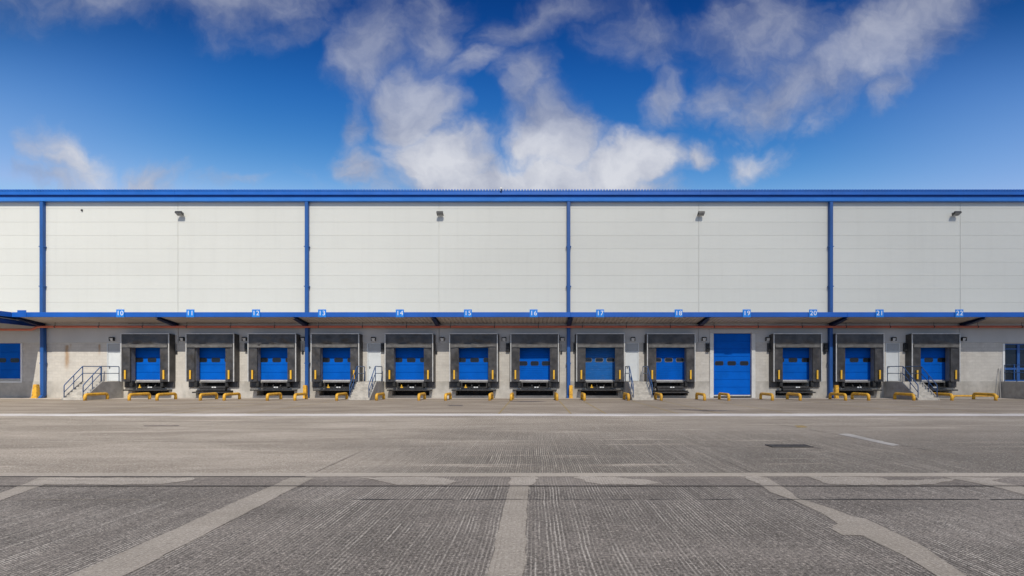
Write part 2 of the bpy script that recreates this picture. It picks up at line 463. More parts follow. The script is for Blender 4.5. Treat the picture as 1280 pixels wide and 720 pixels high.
for a, b in zip(xs, xs[1:]): mb.rbox(a + .003, b - .003, YW - .48, YW - .31, z0 + .46, z0 + .735, .01)
wpart('eaves_fascia', mb, M['roof'])

# downpipes down the full wall, one part each
for cx in COLS:
    mb = MB()
    mb.rbox(cx - .125, cx + .125, YW - .40, YW - .12, 6.1, z0 - .001, .03)
    for zz in (8.4, 11.4): mb.box(cx - .19, cx + .19, YW - .38, YW - .10, zz, zz + .06)
    mb.rbox(cx - .13, cx + .13, YW - .36, YW - .06, .25, 5.45, .03)
    mb.box(cx - .185, cx + .185, YW - .33, YW - .05, 2.6, 2.66)
    mb.hexa([(cx - .15, YW - .62, .0), (cx + .15, YW - .62, .0), (cx + .15, YW - .32, .0), (cx - .15, YW - .32, .0),
             (cx - .15, YW - .36, .25), (cx + .15, YW - .36, .25), (cx + .15, YW - .06, .25), (cx - .15, YW - .06, .25)])
    wpart('downpipe', mb, M['pipe_blue'])

# canopy over the docks
CF = 38.55
cz0, cz1 = SZ(396.3, CF), SZ(390.2, CF)
EDGE = -37.38
canopy = thing('canopy', '', ''); 
for k in ('label', 'category'): del canopy[k]
canopy.parent = wh
mb = MB()
cuts = [EDGE - .0] + [x for x in sorted(COLS[1:] + MIDS)] + [WX1]
for a, b in zip(cuts, cuts[1:]): mb.rbox(a + .003, b - .003, CF, CF + .10, cz0, cz1, .01)
mb.box(EDGE + .43, EDGE + 1.06, CF - .025, CF - .002, cz0 + .0, cz1 + .14)
wpart('fascia', mb, M['fascia'], canopy)
def ribbed(mb, x0, x1, y0, za, y1, zb, pitch=.30, h=.05):
    n = int((x1 - x0) / pitch); pts = []
    for k in range(n + 1):
        x = x0 + k * pitch
        pts += [(x, 0), (x + pitch * .5, 0), (x + pitch * .6, h), (x + pitch * .9, h)]
    pts = [p for p in pts if p[0] < x1] + [(x1, 0)]
    for (xa, ha), (xb, hb) in zip(pts, pts[1:]):
        mb.quad((xa, y0, za + ha), (xb, y0, za + hb), (xb, y1, zb + hb), (xa, y1, zb + ha))
mb = MB()
ribbed(mb, EDGE, WX1, CF + .10, cz0 + .03, YW - .05, SF)
wpart('soffit', mb, M['soffit'], canopy)
mb = MB()
mb.hexa([(EDGE, CF + .10, cz1 - .06), (WX1, CF + .10, cz1 - .06), (WX1, YW - .1, 6.02), (EDGE, YW - .1, 6.02),
         (EDGE, CF + .10, cz1 - .02), (WX1, CF + .10, cz1 - .02), (WX1, YW - .1, 6.08), (EDGE, YW - .1, 6.08)])
wpart('top_sheet', mb, M['top_grey'], canopy)
def ibeam(mb, x, y0, y1, zt0, zt1, h0, h1, w=.11):
    for lo, hi, ww in ((0, .03, w), (.03, .97, .02), (.97, 1, w)):
        mb.hexa([(x - ww, y0, zt0 - h0 * hi), (x + ww, y0, zt0 - h0 * hi), (x + ww, y1, zt1 - h1 * hi), (x - ww, y1, zt1 - h1 * hi),
                 (x - ww, y0, zt0 - h0 * lo), (x + ww, y0, zt0 - h0 * lo), (x + ww, y1, zt1 - h1 * lo), (x - ww, y1, zt1 - h1 * lo)])
for cx in COLS + MIDS + [46.0, 56.0]:
    mb = MB()
    ibeam(mb, cx, CF + .12, YW - .06, cz0 + .02, SF - .01, .14, .30, .16)
    if cx in COLS:
        mb.box(cx - .22, cx + .22, YW - .40, YW - .05, 5.28, 5.33)
    wpart('bracket', mb, M['deep_blue'], canopy)
# deeper canopy at the left end
DF = 34.6
deep = link('deep_canopy', None, wh)
mb = MB()
mb.box(WX0, EDGE, DF, DF + .1, cz0, cz1)
mb.box(EDGE - .10, EDGE - .002, DF + .1, CF, cz0, cz1)
wpart('fascia', mb, M['fascia'], deep)
mb = MB(); ribbed(mb, WX0, EDGE - .11, DF + .1, cz0 + .03, YW - .05, SF); wpart('soffit', mb, M['soffit'], deep)
mb = MB(); mb.box(WX0, EDGE - .101, DF + .101, YW - .1, cz1 - .06, cz1 - .02); wpart('top_sheet', mb, M['top_grey'], deep)
for cx in (EDGE - .26, -47, -57):
    mb = MB(); ibeam(mb, cx, DF + .12, YW - .06, cz0 + .02, SF - .02, .46, .22, .13)
    wpart('girder', mb, M['girder'], deep)

# sectional doors with their windows
def sectional(x, z0, z1, hw, y, ribbed_door, wins, wz, worn=False, ww=.60, k_frame=False):
    mb = MB(); n = max(3, int((z1 - z0) / .56)); h = (z1 - z0) / n
    for k in range(n):
        a, b = z0 + k * h, z0 + (k + 1) * h
        if ribbed_door:
            m_ = 4
            for j in range(m_):
                c, d = a + (b - a) * j / m_, a + (b - a) * (j + 1) / m_
                mb.rbox(x - hw, x + hw, y, y + .05, c + .003, d - .003, .012)
        else:
            mb.rbox(x - hw, x + hw, y, y + .05, a + .008, b - .008, .012)
    mb.box(x - hw, x + hw, y + .03, y + .06, z0, z1)
    d = wpart('sectional_door', mb, M['door_blue_worn'] if worn else M['door_blue'])
    for wx in wins:
        mb = MB(); r = .09; pts = []; hh = .13
        for qx, qz, a0 in ((ww / 2 - r, hh - r, 0), (-ww / 2 + r, hh - r, 90), (-ww / 2 + r, -hh + r, 180), (ww / 2 - r, -hh + r, 270)):
            for t in range(4):
                a = math.radians(a0 + 30 * t)
                pts.append((x + wx + qx + r * math.cos(a), wz + qz + r * math.sin(a)))
        mb.poly([(px, y - .012, pz) for px, pz in reversed(pts)])
        mb2 = MB(); ring = len(pts)
        for i in range(ring):
            (xa, za), (xb, zb) = pts[i], pts[(i + 1) % ring]
            def grow(q, e): return (x + wx + (q[0] - x - wx) * (1 + e / (ww / 2)), wz + (q[1] - wz) * (1 + e / hh))
            A, B = grow((xa, za), .035), grow((xb, zb), .035)
            mb2.quad((A[0], y - .018, A[1]), (B[0], y - .018, B[1]), (xb, y - .018, zb), (xa, y - .018, za))
            mb2.quad((A[0], y - .0, A[1]), (B[0], y - .0, B[1]), (B[0], y - .018, B[1]), (A[0], y - .018, A[1]))
        wpart('door_window', mb, M['glass'], d)
        wpart('window_frame', mb2, M['galv'] if worn or k_frame else M['black'], d)
    mb = MB(); mb.box(x - hw, x + hw, y - .03, y + .045, z0 - .10, z0 - .002)
    wpart('bottom_rail', mb, M['alu'], d)
for k, x in DOCKS.items():
    rb = k in (16, 17, 18)
    wins = (-.86, 0, .86) if rb else (-1.0, 0, 1.0)
    sectional(x, PL + .105, 4.2, 1.345, YW + .15, rb, wins, SZ(454.3, YW + .15) if k == 16 else SZ(450, YW + .15), worn=k == 17,
              ww=.56 if rb else .60, k_frame=k == 18)
sectional(BIG, .22, 4.895, 1.435, YW + .12, False, (-.95, 0, .95), SZ(454, YW), ww=.58)
sectional((ldoor[0] + ldoor[1]) / 2, ldoor[2] + .105, ldoor[3] - .003, 1.55, YW + .12, False, (-1.0, 0, 1.0), SZ(450.3, YW))
mb = MB()
for a, b in ((ldoor[1], ldoor[1] + .12), (ldoor[0] - .12, ldoor[0])): mb.box(a, b, YW - .05, YW - .001, ldoor[2] - .1, ldoor[3])
mb.box(ldoor[0] - .12, ldoor[1] + .12, YW - .055, YW - .002, ldoor[2] - .2, ldoor[2] - .1)
wpart('door_frame', mb, M['white'])
for c in (BIG - 1.585, BIG + 1.585):
    mb = MB(); mb.rbox(c - .144, c + .144, YW - .11, YW + .1, 0, 4.9, .015); wpart('door_frame', mb, M['post'])
mb = MB(); mb.rbox(BIG - 1.76, BIG + 1.95, YW - .09, YW - .051, 4.902, 5.22, .01)
wpart('door_header', mb, M['band'])
# personnel doors with grey over-panel
for x in STAIR_DOORS.values():
    mb = MB(); mb.rbox(x - .46, x + .46, YW + .06, YW + .11, PL + .02, 3.50, .008)
    d = wpart('personnel_door', mb, M['door_white'])
    mb = MB(); mb.rbox(x - .46, x + .46, YW + .055, YW + .11, 3.56, 4.12, .008); wpart('over_panel', mb, M['panel_grey'], d)
    mb = MB(); mb.box(x - .52, x - .462, YW + .01, YW + .12, PL, 4.17); mb.box(x + .462, x + .52, YW + .01, YW + .12, PL, 4.17)
    mb.box(x - .462, x + .462, YW + .012, YW + .12, 3.502, 3.558); mb.box(x - .462, x + .462, YW + .012, YW + .12, 4.122, 4.17)
    mb.box(x - .52, x + .52, YW + .13, YW + .15, PL, 4.17)
    wpart('door_frame', mb, M['door_white'], d)
    mb = MB(); mb.tube(bend([(x - .36, YW + .06, 2.32), (x - .36, YW - .0, 2.32), (x - .24, YW - .0, 2.32)], .02), .014, 6)
    mb.box(x - .385, x - .335, YW + .048, YW + .059, 2.2, 2.4)
    wpart('door_handle', mb, M['black'], d)
# glazed office entrance at the right end
a, b, c, d_ = glz
mb = MB(); yy = YW + .12
mb.box(a, b, yy + .05, yy + .06, c, d_)
gl = wpart('glazed_entrance', mb, M['glass'])
mb = MB()
for x, w_ in ((a + .04, .04), (SX(1274.7), .10), (b - .05, .05), (SX(1269.5), .035)):
    top = d_ if w_ != .035 else 2.55
    mb.box(x - w_, x + w_, yy - .02, yy + .05, c, top)
for z, h in ((d_ - .04, .04), (SZ(436.2), .035), (SZ(461), .08), (c + .05, .05)):
    mb.box(a, b, yy - .015, yy + .048, z - h, z + h)
wpart('entrance_frame', mb, M['frame_blue'], gl)
mb = MB(); mb.box(a - .16, a - .001, YW - .04, YW + .12, c, d_); wpart('entrance_jamb', mb, M['white'], gl)

# ================================================================ DOCK SHELTERS
def wrinkled(x0, x1, z0, z1, y, seed, amp, nx=14, nz=18, bow=0.0, pull=0.0):
    """hanging fabric: a grid pushed in and out by folds"""
    mb = MB(); i0 = 0
    for iz in range(nz + 1):
        for ix in range(nx + 1):
            u, v = ix / nx, iz / nz
            x = x0 + (x1 - x0) * u; z = z0 + (z1 - z0) * v
            q = Vector((x * 1.3 + z * .9 + seed * 7.3, z * 1.1 - x * .7, seed * 3.1))
            e = min(1, 4 * min(u, 1 - u, v * 1.5 + .1, 1 - v + .05) + .15)
            d = (noise.noise(q) * .7 + noise.noise(q * 2.3) * .35) * amp * e
            d += bow * math.sin(math.pi * u) * math.sin(math.pi * v)
            mb.v.append((x, y - d, z + pull * noise.noise(Vector((x * 1.1, seed, 0))) * (1 - v)))
    for iz in range(nz):
        for ix in range(nx):
            a = iz * (nx + 1) + ix
            mb.f.append((a, a + 1, a + nx + 2, a + nx + 1)); mb.smooth.append(True)
    return mb
FRONT = -(YW - FD)                                  # -0.6 in the shelter's own space
def shelter_meshes():
    S = {}
    mb = MB()                                       # light edge strip round the front
    for s_ in (-1, 1):
        xa, xb = sorted((s_ * 1.75, s_ * 1.815)); mb.box(xa, xb, FRONT - .035, FRONT + .03, 1.24, 4.775)
    mb.box(-1.815, 1.815, FRONT - .035, FRONT + .03, 4.80, 4.865)
    S['edge'] = mb.mesh('front_frame', M['alu'])
    mb = MB()                                       # side and roof sheets back to the wall
    for s_ in (-1, 1):
        o1, o0, i1, i0 = s_ * 1.80, s_ * 1.90, s_ * 1.76, s_ * 1.84
        mb.hexa([(o1, FRONT + .03, 1.24), (o0, -.032, 1.24), (i0, -.032, 1.24), (i1, FRONT + .03, 1.24),
                 (o1, FRONT + .03, 4.85), (o0, -.032, 4.78), (i0, -.032, 4.78), (i1, FRONT + .03, 4.85)])
    mb.hexa([(-1.76, FRONT + .03, 4.80), (1.76, FRONT + .03, 4.80), (1.84, -.052, 4.73), (-1.84, -.052, 4.73),
             (-1.76, FRONT + .03, 4.85), (1.76, FRONT + .03, 4.85), (1.84, -.052, 4.78), (-1.84, -.052, 4.78)])
    S['cover'] = mb.mesh('side_cover', M['fabric'])
    for s_, nm in ((-1, 'padl'), (1, 'padr')):
        mb = MB(); xa, xb = sorted((s_ * 1.22, s_ * 1.895)); mb.rbox(xa, xb, -.16, -.034, .80, 1.235, .015)
        S[nm] = mb.mesh('lower_pad', M['fabric'])
        mb = MB(); xa, xb = sorted((s_ * 1.16, s_ * 1.28)); mb.box(xa, xb, -.42, -.004, 1.30, 3.95)
        S['jamb' + nm[-1]] = mb.mesh('inner_jamb', M['galv'])
        mb = MB(); c = s_ * 1.44; mb.rbox(c - .06, c + .06, FRONT - .12, FRONT - .06, 1.42, 2.10, .015)
        S['mark' + nm[-1]] = mb.mesh('marker_strip', M['yellow_clean'])
    return S
SM = shelter_meshes()
for k, x in DOCKS.items():
    rr = random.Random(k * 13)
    t = thing('dock_shelter', f'black fabric dock shelter around the loading door under number plate {k}', 'dock shelter', (x, YW, 0),
              'dock shelters along the warehouse wall')
    link('front_frame', SM['edge'], t); link('side_cover', SM['cover'], t)
    for s_ in 'lr':
        link('lower_pad', SM['pad' + s_], t); link('inner_jamb', SM['jamb' + s_], t)
    amp = .085 if k < 16 else .045
    inner = 1.13
    for j, s_ in enumerate((-1, 1)):
        q = inner + rr.uniform(-.03, .03)
        xa, xb = sorted((s_ * q, s_ * 1.725))
        c = wrinkled(xa, xb, 1.24, 4.10, FRONT + .005, k * 2.7 + j * 5, amp * 1.1, 10, 26).obj('side_curtain', M['fabric'], t)
        link('marker_strip', SM['mark' + 'lr'[j]], c)
    sag = .10 if k == 15 else .03
    h = wrinkled(-1.725, 1.725, 3.78, 4.78, FRONT - .02, k * 1.9 + 2, amp * (1.7 if k in (15, 12) else 1.1), 30, 12, bow=.05, pull=sag).obj('head_curtain', M['fabric'], t)
    wrinkled(-1.70, 1.70, 3.80, 4.02, FRONT - .085, k * 1.3, amp * .25, 24, 3, pull=sag).obj('hem', M['fabric_hem_sunlit'], h)

# ================================================================ DOCK LEVELLERS
def leveller_meshes(kind):
    S = {}
    mb = MB(); mb.box(-1.05, 1.05, -.10, .9, 1.15, 1.235); S['deck'] = mb.mesh('deck', M['dark_steel'])
    mb = MB(); mb.box(-1.02, 1.02, -.16, -.105, 1.17, 1.262); S['lip'] = mb.mesh('lip', M['galv'])
    mb = MB()
    if kind == 'box':
        mb.rbox(-1.0, 1.0, -.34, -.01, .72, .90, .02); mb.box(-.94, .94, -.30, -.02, .56, .715)
    else:
        mb.rbox(-1.02, 1.02, -.28, -.01, .76, .84, .015); mb.box(-.98, -.9, -.2, .2, .84, 1.14); mb.box(.9, .98, -.2, .2, .84, 1.14)
        mb.tube([(-.2, -.1, .84), (-.2, .3, 1.14)], .05, 8); mb.tube([(.35, -.1, .84), (.35, .3, 1.14)], .04, 8)
    S['frame'] = mb.mesh('support_frame', M['dark_steel'])
    mb = MB(); w_ = 1.66 if kind != 'box' else 1.35
    zz = .55 if kind != 'box' else .38
    mb.rbox(-w_, w_, -.62, -.04, zz, zz + .10, .015)
    S['plate'] = mb.mesh('step_plate', M['dark_steel'])
    for s_, nm in ((-1, 'bl'), (1, 'br')):
        mb = MB(); c = s_ * 1.16; mb.rbox(c - .11, c + .11, -.50, -.162, .84, 1.26, .03)
        S[nm] = mb.mesh('bumper', M['rubber'])
    yy = -.36 if kind == 'box' else -.30
    mb = MB(); mb.box(-.02, .13, yy, yy + .015, .77, .85); mb.box(.17, .30, yy, yy + .015, .77, .85); S['tag'] = mb.mesh('white_tag', M['tag_white'])
    mb = MB(); mb.box(-.72, -.52, yy, yy + .02, .76, .85); mb.box(-.66, -.60, yy, yy + .02, .851, 1.0); S['yel'] = mb.mesh('yellow_lever', M['yellow_clean'])
    return S
LV = {k: leveller_meshes(k) for k in ('bar', 'box')}
for k, x in DOCKS.items():
    kind = 'box' if k in (11, 18, 20) else 'bar'
    t = thing('dock_leveller', f'dark steel dock leveller with rubber bumpers below the loading door under number plate {k}', 'dock leveller', (x, YW, 0),
              'dock levellers below the loading doors')
    L = LV[kind]
    for nm, key in (('deck', 'deck'), ('lip', 'lip'), ('support_frame', 'frame'), ('step_plate', 'plate'), ('bumper', 'bl'), ('bumper', 'br')):
        link(nm, L[key], t)
    link('white_tag', L['tag'], t)
    if k in (10, 13, 14, 15, 17): link('yellow_lever', L['yel'], t)

# ================================================================ NUMBER PLATES
pw, ph = .285, (SZ(386.9, CF) - SZ(396.6, CF)) / 2
mb = MB(); mb.rbox(-pw, pw, -.035, 0, -ph, ph, .008); plate_me = mb.mesh('backing_plate', M['sign_blue'])
for k, px in PLATE_PX.items():
    t = thing('number_plate', f'small blue plate with white number {k} on the canopy edge', 'sign',
              (SX(px, CF), CF - .03, SZ(391.75, CF)), 'dock number plates along the canopy edge')
    link('backing_plate', plate_me, t)
    cu = bpy.data.curves.new('numerals', 'FONT'); cu.body = str(k); cu.size = .47; cu.align_x = 'CENTER'; cu.align_y = 'CENTER'
    cu.extrude = .006; cu.offset = -.002; cu.space_character = 1.12
    tmp = bpy.data.objects.new('numerals', cu); COL.objects.link(tmp)
    dg = bpy.context.evaluated_depsgraph_get()
    me = bpy.data.meshes.new_from_object(tmp.evaluated_get(dg)); COL.objects.unlink(tmp); bpy.data.objects.remove(tmp)
    me.materials.clear(); me.materials.append(M['numeral'])
    o = link('numerals', me, t, (0, -.044, 0)); o.rotation_euler = (math.radians(90), 0, 0)

# ================================================================ WHEEL GUIDES
gd = [(0, -4.1, -.02), (0, -4.1, .40), (0, -2.2, .40), (0, -2.2, -.02)]
mb = MB(); mb.tube(bend(gd, .28, 7), .100, 14); guide_me = mb.mesh('wheel_guide', M['yellow'])
allx = dict(DOCKS); allx[19] = SX(925, 38.8)
first = None
for k in sorted(allx):
    for s_, side in ((-1, 'left'), (1, 'right')):
        o = link('wheel_guide', guide_me, None, (allx[k] + s_ * 1.5 + R.uniform(-.06, .06), YW, 0))
        o.rotation_euler = (0, 0, math.radians(R.uniform(-1.2, 1.2)))
        tag(o, f'yellow bent tube wheel guide {side} of the {"tall ground level door" if k == 19 else "dock under number plate " + str(k)}', 'wheel guide',
            'yellow wheel guides in front of the docks')

# ================================================================ BOLLARDS AND KERB RAIL
def guard(px0, px1, py0, d, taper, label):
    xa, xb = SX(px0, d), SX(px1, d); c = (xa + xb) / 2; h = SZ(py0, d); w_ = (xb - xa) / 2
    t = thing('column_guard', label, 'bollard', (c, d, 0), 'yellow guards at the foot of the downpipes')
    mb = MB()
    a, b = (w_ * 1.0, w_ * .62) if taper else (w_ * .9, w_ * .9)
    mb.hexa([(-a, -a, 0), (a, -a, 0), (a, a, 0), (-a, a, 0), (-b, -b, h), (b, -b, h), (b, b, h), (-b, b, h)])
    mb.obj('body', M['yellow'], t)
    mb = MB(); mb.box(-a * 1.25, a * 1.25, -a * 1.25, a * 1.25, 0, .03); mb.obj('base_plate', M['yellow'], t)
    bw = MB(); bw.rbox(-b * .9, b * .9, -b * .9, b * .9, h, h + .03, .01); bw.obj('cap', M['yellow'], t)
guard(42, 48.6, 481, 40.5, True, 'tapered yellow guard at the foot of the leftmost blue downpipe')
guard(379.3, 383.8, 482, 40.4, False, 'square yellow guard beside the blue downpipe between docks 12 and 13')
guard(711.3, 716, 482, 40.3, False, 'square yellow guard beside the blue downpipe between docks 16 and 17')
guard(1043.3, 1047.7, 482, 40.0, False, 'square yellow guard beside the blue downpipe between docks 20 and 21')
mb = MB(); mb.tube(bend([(0, 0, 0), (0, 0, .17), (3.3, 0, .17), (3.3, 0, 0)], .12), .07, 10)
tag(mb.obj('kerb_rail', M['yellow'], None, (SX(1192, 40.5), 40.5, 0)), 'long low yellow rail lying along the concrete base right of dock 22', 'rail')

# ================================================================ STAIRS
def stair_parts():
    S = {}; W = .70
    # profile: landing to -2.1, six risers down to -3.55
    prof = [(-.034, 0), (-.034, 1.25), (-2.05, 1.25)]
    n = 6; run = .27; rise = 1.25 / (n + 1); y, z = -2.05, 1.25
    for i in range(n):
        z -= rise; prof.append((y, z)); y -= run; prof.append((y, z))
    prof.append((y, 0)); S['foot'] = y
    mb = MB(); 
    i0 = 0
    # body set in slightly; nosed treads on top
    mb.prism_yz(prof, -W, W); S['body'] = mb.mesh('steps', M['stair'])
    for s_, nm in ((-1, 'sl'), (1, 'sr')):
        mb = MB(); x0, x1 = sorted((s_ * (W + .002), s_ * (W + .06)))
        mb.prism_yz([(-.034, 0), (-.034, 1.255), (-2.05, 1.255), (y - .03, .09), (y - .03, 0)], x0, x1)
        S[nm] = mb.mesh('stringer', M['side_shaded_concrete'])
    for s_, nm in ((-1, 'rl'), (1, 'rr')):
        x = s_ * (W - .04); mb = MB()
        foot = (x, y + .08, 0)
        mb.tube(bend([foot, (x, y + .08, 1.02), (x, -2.05, 2.37), (x, -.35, 2.37), (x, -.35, 1.25)], .09), .031, 8)
        mb.tube([(x, y + .08, .55), (x, -2.05, 1.86), (x, -.35, 1.86)], .027, 8)
        mb.tube([(x, -2.05, 1.25), (x, -2.05, 2.37)], .031, 8)
        mb.tube([(x, -2.8, .55), (x, -2.8, 1.72)], .027, 8)
        S[nm] = mb.mesh('handrail', M['rail_blue'])
    return S
ST = stair_parts()
for k, (px_l, desc) in {10: (SX(105.6, 37.5) - .68, 'left of dock 10'), 14: (-12.15, 'between docks 13 and 14'),
                        18: (7.52, 'between docks 17 and 18'), 22: (27.28, 'between docks 21 and 22')}.items():
    t = thing('stairs', f'concrete steps with blue tube handrails up to the pale door {desc}', 'stairs', (px_l, YW, 0), 'stairs up to the dock doors')
    for nm, key in (('steps', 'body'), ('stringer', 'sl'), ('stringer', 'sr'), ('handrail', 'rl'), ('handrail', 'rr')):
        link(nm, ST[key], t)
# landing with railing at the right edge
t = thing('entrance_landing', 'grey concrete landing with blue railing before the glazed entrance at the right edge', 'landing', (35.46, YW, 0))
mb = MB(); mb.box(0, 4.5, -2.6, -.034, 0, 1.24); mb.obj('platform', M['side_shaded_concrete'], t)
mb = MB()
mb.tube(bend([(.06, -.25, 1.24), (.06, -.25, 2.50), (.06, -2.5, 2.45), (4.4, -2.5, 2.45)], .08), .026, 8)
mb.tube([(.06, -.25, 1.95), (.06, -2.5, 1.9), (4.4, -2.5, 1.9)], .027, 8)
for q in ((.06, -1.3), (.06, -2.5), (1.6, -2.5), (3.2, -2.5)): mb.tube([(q[0], q[1], 1.24), (q[0], q[1], 2.46)], .024, 8)
mb.obj('railing', M['rail_blue'], t)
mb = MB(); mb.box(0, .05, -.02, .02, 0, 2.3)
o = mb.obj('timber_prop', M['side_shaded_concrete'], None, (34.95, YW - .55, 0)); o.rotation_euler = (math.radians(-12), math.radians(7), 0)
tag(o, 'thin grey timber leaning on the wall beside the entrance landing', 'timber')

# ================================================================ LAMPS, FLOODLIGHTS, SIGNALS, PIPE
def lamp_proto(loc, label):
    t = thing('wall_lamp', label, 'lamp', loc, 'bulkhead lamps on the grey wall band')
    mb = MB(); mb.rbox(-.19, .19, -.14, 0, -.02, .17, .02); mb.box(-.19, -.15, -.24, -.001, -.16, .17); mb.box(.15, .19, -.24, -.001, -.16, .17)
    mb.hexa([(-.19, -.27, .10), (.19, -.27, .10), (.19, -.14, .17), (-.19, -.14, .17), (-.19, -.27, .13), (.19, -.27, .13), (.19, -.14, .20), (-.19, -.14, .20)])
    mb.obj('hood', M['black'], t)
    mb = MB(); mb.hexa([(-.145, -.10, -.17), (.145, -.10, -.17), (.145, -.002, -.17), (-.145, -.002, -.17),
                        (-.145, -.23, .09), (.145, -.23, .09), (.145, -.002, .09), (-.145, -.002, .09)])
    mb.obj('lens', M['lens'], t)
    for c in t.children: c.scale = (.84, .84, .84)
    return t
LAMPS = [(140.5, 'left of dock 10'), (228, 'between docks 10 and 11'), (306, 'between docks 11 and 12'), (379, 'right of dock 12'),
         (467, 'above the pale door left of dock 14'), (552.8, 'between docks 14 and 15'), (630, 'left of dock 16'), (703, 'right of dock 16'),
         (791, 'above the pale door between docks 17 and 18'), (880, 'left of the tall ground level door'), (959.5, 'right of the tall ground level door'),
         (1116.6, 'above the pale door between docks 21 and 22'), (1204, 'right of dock 22')]
p0 = None
for px, d in LAMPS:
    loc = (SX(px, 40.9), YW - .05, SZ(424, 40.9)); lb = f'small black hooded wall lamp {d}'
    if p0 is None: p0 = lamp_proto(loc, lb)
    else: copy_thing(p0, loc, lb)

def flood_proto(loc, label):
    t = thing('floodlight', label, 'floodlight', loc, 'floodlights under the eaves')
    mb = MB(); mb.box(-.12, .12, -.03, 0, -.12, .12); mb.tube([(0, -.02, 0), (0, -.20, .03)], .03, 8); mb.obj('arm', M['black'], t)
    mb = MB()
    mb.hexa([(-.29, -.60, -.06), (.29, -.60, -.06), (.29, -.20, -.24), (-.29, -.20, -.24),
             (-.29, -.55, .10), (.29, -.55, .10), (.22, -.18, -.02), (-.22, -.18, -.02)])
    mb.obj('housing', M['black'], t)
    mb = MB(); mb.hexa([(-.24, -.59, -.085), (.24, -.59, -.085), (.24, -.24, -.248), (-.24, -.24, -.248),
                        (-.24, -.59, -.067), (.24, -.59, -.067), (.24, -.24, -.229), (-.24, -.24, -.229)])
    mb.obj('lens', M['lamp_glass'], t)
    for c in t.children: c.scale = (.86, .86, .80)
    return t
p0 = None
for px, d in ((224.8, 'above plates 10 and 11'), (550.2, 'between plates 14 and 15'), (876, 'above plates 18 and 19'), (1195.3, 'above plate 22')):
    loc = (SX(px, 40.6), YW - .10, SZ(264.5, 40.3)); lb = f'black floodlight high on the pale cladding {d}'
    if p0 is None: p0 = flood_proto(loc, lb)
    else: copy_thing(p0, loc, lb)

def signal_proto(loc, label):
    t = thing('signal_light', label, 'signal light', loc, 'dock signal lights beside the shelters')
    mb = MB(); mb.rbox(-.13, .13, -.16, 0, -.32, .32, .02); mb.obj('housing', M['black'], t)
    for z in (.15, -.15):
        mb = MB(); mb.tube([(0, -.155, z), (0, -.185, z)], .09, 14); mb.obj('lamp', M['rubber'], t)
        mb = MB(); mb.hexa([(-.1, -.28, z + .085), (.1, -.28, z + .085), (.1, -.15, z + .10), (-.1, -.15, z + .10), (-.1, -.28, z + .095), (.1, -.28, z + .095), (.1, -.15, z + .11), (-.1, -.15, z + .11)])
        mb.obj('visor', M['black'], t)
    return t
p0 = None
for px, d in ((308.3, 'left of dock 12'), (478.3, 'left of dock 14'), (634.6, 'left of dock 16'), (719, 'left of dock 17'), (806.5, 'left of dock 18'),
              (884.5, 'left of the tall ground level door'), (961.5, 'left of dock 20'), (1032, 'beside the downpipe left of dock 21'), (1131.6, 'left of dock 22')):
    loc = (SX(px, 40.9), YW - .04, SZ(434.3, 40.9)); lb = f'black two lamp signal light on the wall {d}'
    if p0 is None: p0 = signal_proto(loc, lb)
    else: copy_thing(p0, loc, lb)
def ctl_proto(loc, label):
    t = thing('control_box', label, 'control box', loc, 'small control boxes on the block wall')
    mb = MB(); mb.rbox(-.07, .07, -.09, 0, -.11, .11, .01); mb.obj('case', M['black'], t)
    mb = MB(); mb.tube([(0, -.04, .11), (0, -.04, .6)], .012, 6); mb.obj('conduit', M['galv'], t)
    return t
p0 = None
for px, d in ((220.3, 'right of dock 10'), (378.3, 'right of dock 12'), (545.4, 'right of dock 14'), (701.6, 'right of dock 16'),
              (1030.8, 'right of dock 20')):
    loc = (SX(px, 40.95), YW, SZ(440.5, 40.95)); lb = f'tiny black control box on the block wall {d}'
    if p0 is None: p0 = ctl_proto(loc, lb)
    else: copy_thing(p0, loc, lb)

t = thing('sprinkler_pipe', 'long red pipe running along the wall under the canopy', 'pipe', (0, 40.5, 0))
zp, zl = SZ(408.4, 40.5), SZ(412, 40.5)
mb = MB(); mb.tube(bend([(WX0 + 1, 0, zl), (SX(40, 40.5), 0, zl), (SX(47, 40.5), 0, zp), (WX1 - 1, 0, zp)], .15), .088, 10); mb.obj('pipe_run', M['pipe_red'], t)
for k in range(24):
    hx = -36 + k * 3.3
    mb = MB(); mb.tube([(hx, 0, zp + .08), (hx, 0, 5.75)], .014, 6); mb.tube([(hx - .03, 0, zp), (hx + .03, 0, zp)], .10, 12)
    mb.obj('hanger', M['dark_steel'], t)
t = thing('roof_camera', 'tiny white camera on the roof edge above plate 15', 'camera', (SX(626.5, 40.45), YW - .52, zt + .07))
mb = MB(); mb.tube([(0, 0, -.2), (0, 0, .02)], .03, 8); mb.obj('bracket', M['black'], t)
mb = MB(); mb.tube([(0, -.2, .06), (0, .1, .08)], .07, 10); mb.obj('case', M['white'], t)
t = thing('wall_sensor', 'tiny black sensor high on the cladding near the leftmost downpipe', 'sensor', (SX(101.5, 40.8), YW - .10, SZ(262.5, 40.8)))
mb = MB(); mb.rbox(-.05, .05, -.10, 0, -.06, .06, .01); mb.obj('case', M['black'], t)

